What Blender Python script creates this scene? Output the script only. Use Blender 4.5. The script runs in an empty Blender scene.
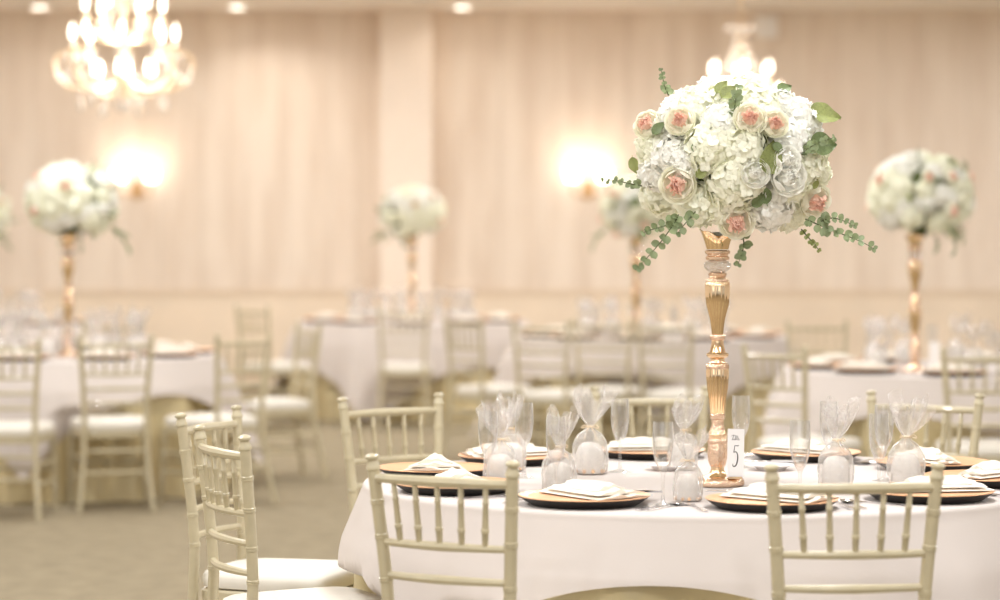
import bpy, math, random
from math import sin, cos, pi, radians as R, sqrt, atan2
from mathutils import Vector, Matrix, Euler, noise as mn

SC = bpy.context.scene
COL = SC.collection
F = 2600.0      # focal length in px of the 1000 px wide frame
HZ = 240.0      # horizon row
CH = 1.40       # camera height
RND = random.Random(7)

# ------------------------------------------------------------------ camera
cam = bpy.data.cameras.new('camera')
cam.sensor_width = 36.0
cam.lens = F * 36 / 1000
cam.shift_y = -0.060
cam.clip_start = 0.1
cam.clip_end = 200
cam.dof.use_dof = True
cam.dof.focus_distance = 6.75
cam.dof.aperture_fstop = 2.0
camo = bpy.data.objects.new('camera', cam)
camo.location = (0, 0, CH)
camo.rotation_euler = (pi / 2, 0, 0)
COL.objects.link(camo)
SC.camera = camo
SC.view_settings.view_transform = 'Standard'
SC.view_settings.look = 'None'
SC.view_settings.gamma = 1
SC.view_settings.exposure = 0.24
SC.view_settings.use_curve_mapping = False
SC.cycles.caustics_reflective = False
SC.cycles.caustics_refractive = False
SC.cycles.transparent_max_bounces = 24
SC.cycles.diffuse_bounces = 8
SC.cycles.sample_clamp_indirect = 6


def PX(px, d):
    return (px - 500) / F * d


def on_table(px, py, z=0.75):
    d = F * (CH - z) / (py - HZ)
    return Vector((PX(px, d), d, z))


# ------------------------------------------------------------------ materials
def nodes(name):
    m = bpy.data.materials.new(name)
    m.use_nodes = True
    nt = m.node_tree
    return m, nt, nt.nodes['Principled BSDF']


def lin(r, g, b):
    f = lambda c: (c / 255 / 12.92) if c <= 10 else ((c / 255 + 0.055) / 1.055) ** 2.4
    return (f(r), f(g), f(b), 1)


def mat(name, rgb, rough=0.5, metal=0.0, var=0.0, scale=20.0, bump=0.0, bscale=60.0, spec=0.5, sub=0.0,
        emit=None, stretch=None, coat=0.0, transl=0.0):
    m, nt, b = nodes(name)
    c = lin(*rgb)
    b.inputs['Base Color'].default_value = c
    b.inputs['Roughness'].default_value = rough
    b.inputs['Metallic'].default_value = metal
    b.inputs['Specular IOR Level'].default_value = spec
    b.inputs['Coat Weight'].default_value = coat
    tc = nt.nodes.new('ShaderNodeTexCoord')
    mp = nt.nodes.new('ShaderNodeMapping')
    nt.links.new(tc.outputs['Object'], mp.inputs['Vector'])
    if stretch:
        mp.inputs['Scale'].default_value = stretch
    if var > 0:
        n = nt.nodes.new('ShaderNodeTexNoise')
        n.inputs['Scale'].default_value = scale
        n.inputs['Detail'].default_value = 4
        nt.links.new(mp.outputs[0], n.inputs['Vector'])
        rp = nt.nodes.new('ShaderNodeValToRGB')
        e = rp.color_ramp.elements
        e[0].position, e[1].position = 0.3, 0.7
        e[0].color = tuple(max(0, x * (1 - var)) for x in c[:3]) + (1,)
        e[1].color = tuple(min(1, x * (1 + var)) for x in c[:3]) + (1,)
        nt.links.new(n.outputs['Fac'], rp.inputs['Fac'])
        nt.links.new(rp.outputs['Color'], b.inputs['Base Color'])
    if bump > 0:
        n2 = nt.nodes.new('ShaderNodeTexNoise')
        n2.inputs['Scale'].default_value = bscale
        n2.inputs['Detail'].default_value = 3
        nt.links.new(mp.outputs[0], n2.inputs['Vector'])
        bp = nt.nodes.new('ShaderNodeBump')
        bp.inputs['Strength'].default_value = bump
        bp.inputs['Distance'].default_value = 0.01
        nt.links.new(n2.outputs['Fac'], bp.inputs['Height'])
        nt.links.new(bp.outputs['Normal'], b.inputs['Normal'])
    if emit:
        b.inputs['Emission Color'].default_value = lin(*emit[0])
        b.inputs['Emission Strength'].default_value = emit[1]
    if transl > 0:
        out = nt.nodes['Material Output']
        t = nt.nodes.new('ShaderNodeBsdfTranslucent')
        src = b.inputs['Base Color'].links
        if src:
            nt.links.new(src[0].from_socket, t.inputs['Color'])
        else:
            t.inputs['Color'].default_value = c
        mx = nt.nodes.new('ShaderNodeMixShader')
        mx.inputs[0].default_value = transl
        nt.links.new(b.outputs[0], mx.inputs[1])
        nt.links.new(t.outputs[0], mx.inputs[2])
        nt.links.new(mx.outputs[0], out.inputs['Surface'])
    return m


def clear_mat(name, tint=(250, 250, 250), edge=0.55, rough=0.03, haze=0.0, base=0.06, bump=0.0, bscale=40, rim=0.0):
    """thin clear sheet: see-through with fresnel-weighted gloss and white haze; rim whitens the edges as painted highlights"""
    m, nt, b = nodes(name)
    out = nt.nodes['Material Output']
    nt.nodes.remove(b)
    tr = nt.nodes.new('ShaderNodeBsdfTransparent')
    tr.inputs['Color'].default_value = lin(*tint)
    gl = nt.nodes.new('ShaderNodeBsdfGlossy')
    gl.inputs['Roughness'].default_value = rough
    lw = nt.nodes.new('ShaderNodeLayerWeight')
    lw.inputs['Blend'].default_value = 0.35
    mr = nt.nodes.new('ShaderNodeMapRange')
    mr.inputs['To Min'].default_value = base
    mr.inputs['To Max'].default_value = edge
    nt.links.new(lw.outputs['Facing'], mr.inputs['Value'])
    mx = nt.nodes.new('ShaderNodeMixShader')
    nt.links.new(mr.outputs[0], mx.inputs[0])
    nt.links.new(tr.outputs[0], mx.inputs[1])
    nt.links.new(gl.outputs[0], mx.inputs[2])
    last = mx
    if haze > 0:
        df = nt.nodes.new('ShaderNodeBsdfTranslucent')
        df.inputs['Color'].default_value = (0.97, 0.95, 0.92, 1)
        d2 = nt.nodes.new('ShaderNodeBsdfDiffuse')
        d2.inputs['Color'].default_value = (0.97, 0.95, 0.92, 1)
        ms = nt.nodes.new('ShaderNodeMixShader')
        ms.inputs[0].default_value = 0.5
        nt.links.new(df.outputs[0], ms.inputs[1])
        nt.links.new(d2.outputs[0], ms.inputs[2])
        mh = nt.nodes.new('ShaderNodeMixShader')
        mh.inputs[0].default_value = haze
        if rim > 0:  # slanted edges turn white, a painted rim highlight
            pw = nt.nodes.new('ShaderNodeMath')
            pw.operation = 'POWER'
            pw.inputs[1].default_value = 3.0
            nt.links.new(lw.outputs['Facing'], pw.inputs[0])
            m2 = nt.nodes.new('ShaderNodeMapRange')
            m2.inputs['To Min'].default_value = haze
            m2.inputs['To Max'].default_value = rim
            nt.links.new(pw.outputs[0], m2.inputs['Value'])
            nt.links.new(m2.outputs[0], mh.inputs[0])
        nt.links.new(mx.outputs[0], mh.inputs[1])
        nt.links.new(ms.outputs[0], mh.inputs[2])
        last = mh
    if bump > 0:
        tc = nt.nodes.new('ShaderNodeTexCoord')
        n2 = nt.nodes.new('ShaderNodeTexNoise')
        n2.inputs['Scale'].default_value = bscale
        nt.links.new(tc.outputs['Object'], n2.inputs['Vector'])
        bp = nt.nodes.new('ShaderNodeBump')
        bp.inputs['Strength'].default_value = bump
        bp.inputs['Distance'].default_value = 0.01
        nt.links.new(n2.outputs['Fac'], bp.inputs['Height'])
        for q in (gl,):
            nt.links.new(bp.outputs['Normal'], q.inputs['Normal'])
    nt.links.new(last.outputs[0], out.inputs['Surface'])
    return m


def wall_mat(name, rgb, rgb2, seam=0.0, seam_w=0.61):
    """wallpaper with soft vertical streaks and faint upright panel seams"""
    m, nt, b = nodes(name)
    b.inputs['Roughness'].default_value = 0.6
    b.inputs['Specular IOR Level'].default_value = 0.25
    tc = nt.nodes.new('ShaderNodeTexCoord')
    mp = nt.nodes.new('ShaderNodeMapping')
    mp.inputs['Scale'].default_value = (3.4, 1.0, 0.42)
    nt.links.new(tc.outputs['Object'], mp.inputs['Vector'])
    n = nt.nodes.new('ShaderNodeTexNoise')
    n.inputs['Scale'].default_value = 1.6
    n.inputs['Detail'].default_value = 5
    n.inputs['Roughness'].default_value = 0.6
    nt.links.new(mp.outputs[0], n.inputs['Vector'])
    rp = nt.nodes.new('ShaderNodeValToRGB')
    e = rp.color_ramp.elements
    e[0].position, e[1].position = 0.36, 0.60
    e[0].color, e[1].color = lin(*rgb2), lin(*rgb)
    nt.links.new(n.outputs['Fac'], rp.inputs['Fac'])
    last = rp.outputs['Color']
    if seam > 0:
        sx = nt.nodes.new('ShaderNodeSeparateXYZ')
        nt.links.new(tc.outputs['Object'], sx.inputs[0])
        md = nt.nodes.new('ShaderNodeMath')
        md.operation = 'PINGPONG'
        md.inputs[1].default_value = seam_w / 2
        nt.links.new(sx.outputs['X'], md.inputs[0])
        lt = nt.nodes.new('ShaderNodeMath')
        lt.operation = 'LESS_THAN'
        lt.inputs[1].default_value = 0.012
        nt.links.new(md.outputs[0], lt.inputs[0])
        ml = nt.nodes.new('ShaderNodeMath')
        ml.operation = 'MULTIPLY'
        ml.inputs[1].default_value = seam
        nt.links.new(lt.outputs[0], ml.inputs[0])
        mc = nt.nodes.new('ShaderNodeMixRGB')
        mc.inputs['Color2'].default_value = lin(*[int(c * 0.72) for c in rgb2])
        nt.links.new(ml.outputs[0], mc.inputs['Fac'])
        nt.links.new(last, mc.inputs['Color1'])
        last = mc.outputs[0]
    nt.links.new(last, b.inputs['Base Color'])
    return m


M = {}
M['wall'] = wall_mat('wall_covering', (235, 221, 206), (222, 205, 188), 0.14, 0.40)
M['side_wall'] = mat('side_wall_paint', (240, 234, 228), 0.7, var=0.02)
M['wainscot'] = mat('wainscot_panel', (234, 217, 196), 0.55, var=0.05, scale=2.5)
M['trim'] = mat('painted_trim', (222, 203, 180), 0.5, var=0.03)
M['pilaster'] = mat('pilaster_cover', (238, 223, 208), 0.55, var=0.03, scale=3)
M['ceiling'] = mat('ceiling_paint', (246, 239, 232), 0.7, var=0.02)
M['carpet'] = mat('carpet_pile', (152, 140, 117), 0.95, var=0.13, scale=9, bump=0.6, bscale=220, spec=0.1)
M['paint'] = mat('champagne_paint', (193, 182, 153), 0.32, var=0.05, scale=30, bump=0.05, bscale=90, coat=0.25)
M['cushion'] = mat('ivory_cushion', (228, 223, 213), 0.55, var=0.02, scale=12)
M['linen'] = mat('white_linen', (211, 202, 197), 0.75, var=0.015, scale=6, bump=0.05, bscale=300, spec=0.2)
M['satin'] = mat('gold_satin', (216, 201, 160), 0.38, var=0.12, scale=3.5, spec=0.5)
M['gold'] = mat('rose_gold', (253, 222, 184), 0.09, 1.0, var=0.06, scale=30)
M['gold_bead'] = mat('rose_gold_beads', (253, 218, 192), 0.2, 1.0, var=0.12, scale=120, bump=0.35, bscale=170)
M['charger'] = mat('charger_gold', (238, 186, 142), 0.40, 0.35, var=0.05, scale=14)
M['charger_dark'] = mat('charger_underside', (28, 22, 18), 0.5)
M['napkin'] = mat('ivory_napkin', (236, 228, 216), 0.8, var=0.03, scale=20, spec=0.15)
M['china'] = mat('white_china', (240, 238, 238), 0.2, var=0.01)
M['silver'] = mat('polished_silver', (226, 224, 226), 0.16, 1.0, var=0.05, scale=40)
M['glass'] = clear_mat('thin_glass', (255, 255, 255), 0.7, 0.03, 0.03, 0.08, rim=0.95)  # rim puts bright edge highlights into the glass colour
M['crystal'] = clear_mat('crystal_glass', (250, 249, 246), 0.85, 0.05, 0.05, 0.25, 0.8, 60)
M['crystal_lit'] = clear_mat('chandelier_crystal', (252, 240, 224), 0.6, 0.10, 0.6, 0.2, 0.5, 60)
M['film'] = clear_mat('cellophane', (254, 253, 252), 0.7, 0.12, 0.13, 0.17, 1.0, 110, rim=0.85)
M['gift'] = mat('white_candle', (246, 241, 236), 0.5, var=0.03, scale=40)
M['sweet'] = mat('peach_sweets', (250, 205, 165), 0.5, var=0.12, scale=80)
M['ribbon'] = mat('peach_ribbon', (240, 222, 195), 0.4, var=0.05)
M['card'] = mat('card_stock', (246, 243, 242), 0.7, var=0.01)
M['ink'] = mat('black_ink', (26, 24, 26), 0.6, var=0.1)
M['hyd_cream'] = mat('hydrangea_cream', (254, 254, 238), 0.6, var=0.03, scale=16, spec=0.15, transl=0.2)
M['hyd_white'] = mat('hydrangea_white', (254, 253, 248), 0.6, var=0.02, scale=16, spec=0.15, transl=0.2)
M['rose_out'] = mat('rose_outer', (255, 253, 240), 0.55, var=0.03, scale=30, spec=0.15, transl=0.2)
M['rose_in'] = mat('rose_inner', (255, 218, 202), 0.55, var=0.08, scale=60, spec=0.15, transl=0.2)
M['leaf'] = mat('olive_leaf', (150, 158, 98), 0.45, var=0.18, scale=18, transl=0.2)
M['leaf_dark'] = mat('dark_leaf', (116, 132, 88), 0.45, var=0.2, scale=18, transl=0.15)
M['euc'] = mat('eucalyptus_leaf', (150, 164, 124), 0.5, var=0.22, scale=24, transl=0.2)
M['stem'] = mat('green_stem', (92, 98, 62), 0.6, var=0.1)
M['moss'] = mat('moss_ball', (84, 96, 54), 0.9, var=0.3, scale=30, bump=0.8, bscale=50)
M['bulb'] = mat('lit_bulb', (255, 246, 228), 0.4, emit=((255, 244, 226), 5.0))
M['shade'] = mat('lit_shade', (255, 244, 226), 0.4, emit=((255, 246, 232), 4.5))
M['lamp'] = mat('lit_downlight', (255, 250, 240), 0.4, emit=((255, 248, 236), 8.0))
M['white_metal'] = mat('white_metal', (240, 234, 226), 0.4, var=0.01)
M['chand'] = mat('pale_gilt', (238, 214, 180), 0.3, 0.3, var=0.05)
M['bronze'] = mat('aged_brass', (196, 160, 118), 0.35, 0.6, var=0.1)
M['speaker'] = mat('grey_plastic', (240, 236, 232), 0.6, var=0.02)


# ------------------------------------------------------------------ mesh builder
class MB:
    def __init__(s):
        s.v, s.f, s.mi = [], [], []

    def add(s, vs, fs, mi=0, mtx=None):
        o = len(s.v)
        s.v += [tuple(mtx @ Vector(p)) for p in vs] if mtx is not None else [tuple(p) for p in vs]
        s.f += [tuple(i + o for i in q) for q in fs]
        s.mi += [mi] * len(fs)
        return s

    def box(s, lo, hi, mi=0, mtx=None):
        x0, y0, z0 = lo
        x1, y1, z1 = hi
        v = [(x0, y0, z0), (x1, y0, z0), (x1, y1, z0), (x0, y1, z0), (x0, y0, z1), (x1, y0, z1), (x1, y1, z1), (x0, y1, z1)]
        return s.add(v, [(0, 3, 2, 1), (4, 5, 6, 7), (0, 1, 5, 4), (1, 2, 6, 5), (2, 3, 7, 6), (3, 0, 4, 7)], mi, mtx)

    def lathe(s, prof, seg=24, mi=0, mtx=None, mod=None, cap0=True, cap1=True):
        """prof: list of (radius, z); mod(theta, i) scales the radius; closes the ends"""
        v, f = [], []
        n = len(prof)
        for i, (r, z) in enumerate(prof):
            for k in range(seg):
                a = 2 * pi * k / seg
                q = r * (mod(a, i) if mod else 1)
                v.append((q * cos(a), q * sin(a), z))
        for i in range(n - 1):
            for k in range(seg):
                k2 = (k + 1) % seg
                f.append((i * seg + k, i * seg + k2, (i + 1) * seg + k2, (i + 1) * seg + k))
        if cap0:
            f.append(tuple(range(seg - 1, -1, -1)))
        if cap1:
            f.append(tuple((n - 1) * seg + k for k in range(seg)))
        return s.add(v, f, mi, mtx)

    def tube(s, pts, rad, seg=8, mi=0, mtx=None, closed=False):
        pts = [Vector(p) for p in pts]
        n = len(pts)
        if not hasattr(rad, '__len__'):
            rad = [rad] * n
        v, f = [], []
        t0 = (pts[1] - pts[0]).normalized()
        up = Vector((0, 0, 1)) if abs(t0.z) < 0.9 else Vector((0, 1, 0))
        u = t0.cross(up).normalized()
        for i, p in enumerate(pts):
            a = pts[(i - 1) % n] if (closed or i > 0) else pts[0]
            b = pts[(i + 1) % n] if (closed or i < n - 1) else pts[-1]
            t = (b - a).normalized()
            u = (u - t * u.dot(t)).normalized()
            w = t.cross(u)
            for k in range(seg):
                q = 2 * pi * k / seg
                v.append(p + (u * cos(q) + w * sin(q)) * rad[i])
        m = n if closed else n - 1
        for i in range(m):
            j = (i + 1) % n
            for k in range(seg):
                k2 = (k + 1) % seg
                f.append((i * seg + k, i * seg + k2, j * seg + k2, j * seg + k))
        if not closed:
            f.append(tuple(range(seg - 1, -1, -1)))
            f.append(tuple((n - 1) * seg + k for k in range(seg)))
        return s.add(v, f, mi, mtx)

    def grid(s, fn, nu, nv, mi=0, mtx=None, wrap=False):
        v = [fn(i / nu, j / nv) for j in range(nv + 1) for i in range(nu + (0 if wrap else 1))]
        w = nu if wrap else nu + 1
        f = []
        for j in range(nv):
            for i in range(nu):
                i2 = (i + 1) % w
                f.append((j * w + i, j * w + i2, (j + 1) * w + i2, (j + 1) * w + i))
        return s.add(v, f, mi, mtx)

    def ball(s, c, r, seg=10, rings=6, mi=0, sq=(1, 1, 1)):
        prof = [(max(1e-4, r * sin(pi * i / rings)), -r * cos(pi * i / rings)) for i in range(rings + 1)]
        mtx = Matrix.Translation(c) @ Matrix.Diagonal((*sq, 1))
        return s.lathe(prof, seg, mi, mtx)

    def mesh(s, name, mats, sharp=40):
        me = bpy.data.meshes.new(name)
        me.from_pydata(s.v, [], s.f)
        for m in (mats if isinstance(mats, (list, tuple)) else [mats]):
            me.materials.append(m)
        if any(s.mi):
            me.polygons.foreach_set('material_index', s.mi)
        me.polygons.foreach_set('use_smooth', [True] * len(me.polygons))
        me.update()
        if sharp:
            me.set_sharp_from_angle(angle=R(sharp))
        return me

    def build(s, name, mats, parent=None, sharp=40):
        return link(name, s.mesh(name, mats, sharp), parent)


def link(name, me, parent=None):
    o = bpy.data.objects.new(name, me)
    COL.objects.link(o)
    if parent is not None:
        o.parent = parent
    return o


def tag(o, label=None, cat=None, group=None, kind=None):
    for k, v in (('label', label), ('category', cat), ('group', group), ('kind', kind)):
        if v:
            o[k] = v
    return o


def thing(name, loc, rz=0.0, label=None, cat=None, group=None):
    o = bpy.data.objects.new(name, None)
    o.empty_display_size = 0.05
    COL.objects.link(o)
    o.location = loc
    o.rotation_euler = (0, 0, rz)
    return tag(o, label, cat, group)


def dup(o, parent=None):
    c = o.copy()
    COL.objects.link(c)
    if parent is not None:
        c.parent = parent
    for ch in KIDS.get(o.name, []) if o.name in KIDS else list(o.children):
        dup(ch, c)
    return c


KIDS = {}


def spawn(proto, first, loc, rz, label=None, cat=None, group=None, scale=None):
    """the prototype itself the first time, afterwards copies of it and of its parts"""
    o = proto if first else dup(proto)
    o.location = loc
    o.rotation_euler = (0, 0, rz)
    if scale:
        o.scale = (scale, scale, scale)
    return tag(o, label, cat, group)


# ------------------------------------------------------------------ room
WY = 24.5           # back wall
CZ = 3.56           # ceiling
RX = 9.0
Y0 = -5.0


def struct(name, mb, m):
    return tag(mb.build(name, m, None), kind='structure')


struct('floor', MB().box((-RX, Y0, -0.1), (RX, WY, 0)), M['carpet'])
struct('ceiling', MB().box((-RX, Y0, CZ), (RX, WY, CZ + 0.12)), M['ceiling'])
DADO = 0.90
struct('wall_back', MB().box((-RX, WY, DADO), (RX, WY + 0.2, CZ)), M['wall'])
struct('wall_wainscot', MB().box((-RX, WY, 0), (RX, WY + 0.2, DADO)), M['wainscot'])
struct('wall_left', MB().box((-RX - 0.2, Y0, 0), (-RX, WY, CZ)), M['side_wall'])
struct('wall_right', MB().box((RX, Y0, 0), (RX + 0.2, WY, CZ)), M['side_wall'])
t = MB()
t.box((-RX, WY - 0.008, DADO - 0.03), (RX, WY, DADO + 0.02))
t.box((-RX, WY - 0.014, DADO + 0.02), (RX, WY, DADO + 0.03))
struct('trim_1', t, M['trim'])
struct('baseboard_back', MB().box((-RX, WY - 0.02, 0), (RX, WY, 0.14)).box((-RX, WY - 0.028, 0.12), (RX, WY, 0.14)), M['trim'])
# pilaster between the two stretches of wall
px0, px1 = PX(380, WY - 0.34), PX(432, WY - 0.34)
p = MB().box((px0, WY - 0.34, 0), (px1, WY, CZ))
p.box((px0 - 0.015, WY - 0.36, DADO - 0.02), (px1 + 0.015, WY, DADO + 0.03))
p.box((px0 - 0.012, WY - 0.355, 0), (px1 + 0.012, WY, 0.14))
struct('wall_pilaster', p, M['pilaster'])

# small pale box high on the back wall
sx, sz = PX(766, WY), CH - (27 - HZ) / (F / WY)
w = MB().box((-0.105, -0.07, -0.105), (0.105, 0, 0.105)).box((-0.09, -0.078, -0.09), (0.09, -0.07, 0.09))
for i in range(5):
    w.box((-0.07, -0.084, -0.07 + i * 0.032), (0.07, -0.078, -0.058 + i * 0.032))
o = w.build('wall_speaker', M['speaker'])
o.location = (sx, WY, sz)
tag(o, 'small pale square box mounted high on the back wall near the ceiling', 'wall speaker')


# ------------------------------------------------------------------ lamps
def area(name, loc, size, energy, col, rot=(0, 0, 0), size_y=None, spread=None):
    l = bpy.data.lights.new(name, 'AREA')
    l.shape = 'RECTANGLE' if size_y else 'DISK'
    l.size = size
    if size_y:
        l.size_y = size_y
    l.energy = energy
    l.color = col
    if spread:
        l.spread = spread
    o = bpy.data.objects.new(name, l)
    o.location = loc
    o.rotation_euler = rot
    COL.objects.link(o)
    return o


def point(name, loc, r, energy, col):
    l = bpy.data.lights.new(name, 'POINT')
    l.energy = energy
    l.color = col
    l.shadow_soft_size = r
    o = bpy.data.objects.new(name, l)
    o.location = loc
    COL.objects.link(o)
    return o


dm = MB()
dm.lathe([(0.105, 0), (0.105, -0.014), (0.088, -0.018), (0.084, -0.008), (0.084, 0.0)], 28)
trim_me = dm.mesh('trim_ring', M['white_metal'])
lens_me = MB().lathe([(0.083, -0.004), (0.070, -0.011), (0.03, -0.014)], 24).mesh('lens', M['lamp'])
DL = 24.02
for px_, nm in ((40, 'round recessed ceiling downlight above the left end of the back wall'),
                (237, 'round recessed ceiling downlight between left chandelier and pilaster'),
                (462, 'round recessed ceiling downlight just right of the pilaster')):
    x = PX(px_, DL)
    th = thing('ceiling_downlight', (x, DL, CZ), 0, nm, 'ceiling light', 'recessed downlights along the back wall')
    link('trim_ring', trim_me, th)
    link('lens', lens_me, th)
WARM = (1.0, 0.93, 0.86)
NEUT = (1.0, 0.93, 0.86)
for px_, e in ((40, 4), (270, 12), (462, 3)):
    area('downlight_lamp', (PX(px_, DL), DL - 0.25, CZ - 0.03), 0.5, e, NEUT, (R(-12), 0, 0), spread=R(160))
# rows of ceiling lamps over the room
for y in (1.5, 4.5, 7.0, 10.0, 13.5, 17.5, 21.5):
    for x in (-6, -2.2, 0.9, 5):
        area('ceiling_lamp', (x, y, CZ - 0.04), 0.5, 45 if y < 12 else 46 if y < 20 else 76 if x > 4 else 56, (0.965, 0.985, 1.0))
# unseen soft fill light added behind the camera for frontal light
area('front_fill', (-2.5, -4.6, 2.0), 9.0, 60, (1.0, 1.0, 1.0), (R(90), 0, R(6)), 2.8)

wd = bpy.data.worlds.new('world')
wd.use_nodes = True
wd.node_tree.nodes['Background'].inputs[0].default_value = (1.0, 1.0, 1.0, 1)
wd.node_tree.nodes['Background'].inputs[1].default_value = 0.5
SC.world = wd

# sconces
def make_sconce():
    s = thing('wall_sconce', (0, 0, 0))
    MB().lathe([(0.02, -0.012), (0.055, -0.010), (0.062, 0.0)], 20, 0, Matrix.Rotation(R(90), 4, 'X') @ Matrix.Scale(1.5, 4, (0, 1, 0))).build('backplate', M['bronze'], s)
    for sg in (-1, 1):
        a = MB()
        pts = [(0, -0.02, 0), (sg * 0.05, -0.09, -0.045), (sg * 0.11, -0.12, -0.05), (sg * 0.15, -0.12, -0.01), (sg * 0.15, -0.12, 0.06)]
        a.tube(smooth(pts, 18), 0.009, 8)
        a.lathe([(0.012, 0.05), (0.034, 0.058), (0.034, 0.064), (0.014, 0.075)], 16, 0, Matrix.Translation((sg * 0.15, -0.12, 0)))
        ao = a.build('arm', M['bronze'], s)
        sh = MB()
        sh.lathe([(0.050, 0.075), (0.058, 0.105), (0.066, 0.145), (0.072, 0.185), (0.069, 0.185), (0.062, 0.145), (0.05, 0.10), (0.02, 0.08)], 24, 0, Matrix.Translation((sg * 0.15, -0.12, 0)))
        sh.build('lamp_shade', M['shade'], ao)
        MB().ball((sg * 0.15, -0.12, 0.13), 0.03, 10, 6).build('bulb', M['bulb'], ao)
    return s


def smooth(pts, n=16):
    """Catmull-Rom through the points"""
    P = [Vector(p) for p in pts]
    P = [P[0] * 2 - P[1]] + P + [P[-1] * 2 - P[-2]]
    out = []
    m = len(P) - 3
    for k in range(n + 1):
        t = k / n * m
        i = min(int(t), m - 1)
        u = t - i
        a, b, c, d = P[i:i + 4]
        out.append(0.5 * ((2 * b) + (c - a) * u + (2 * a - 5 * b + 4 * c - d) * u * u + (3 * b - a - 3 * c + d) * u ** 3))
    return out


sc0 = make_sconce()
for i, (px_, lb) in enumerate(((137, 'twin-shade wall sconce glowing behind the left floral ball'),
                               (588, 'twin-shade wall sconce glowing left of the big centrepiece'))):
    x = PX(px_, WY)
    z = CH + (HZ - 190) / (F / WY)
    spawn(sc0, i == 0, (x, WY - 0.005, z), 0, lb, 'wall sconce', 'wall sconces on the back wall')
    point('sconce_lamp', (x, WY - 0.2, z + 0.30), 0.12, 1.6, WARM)


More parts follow.
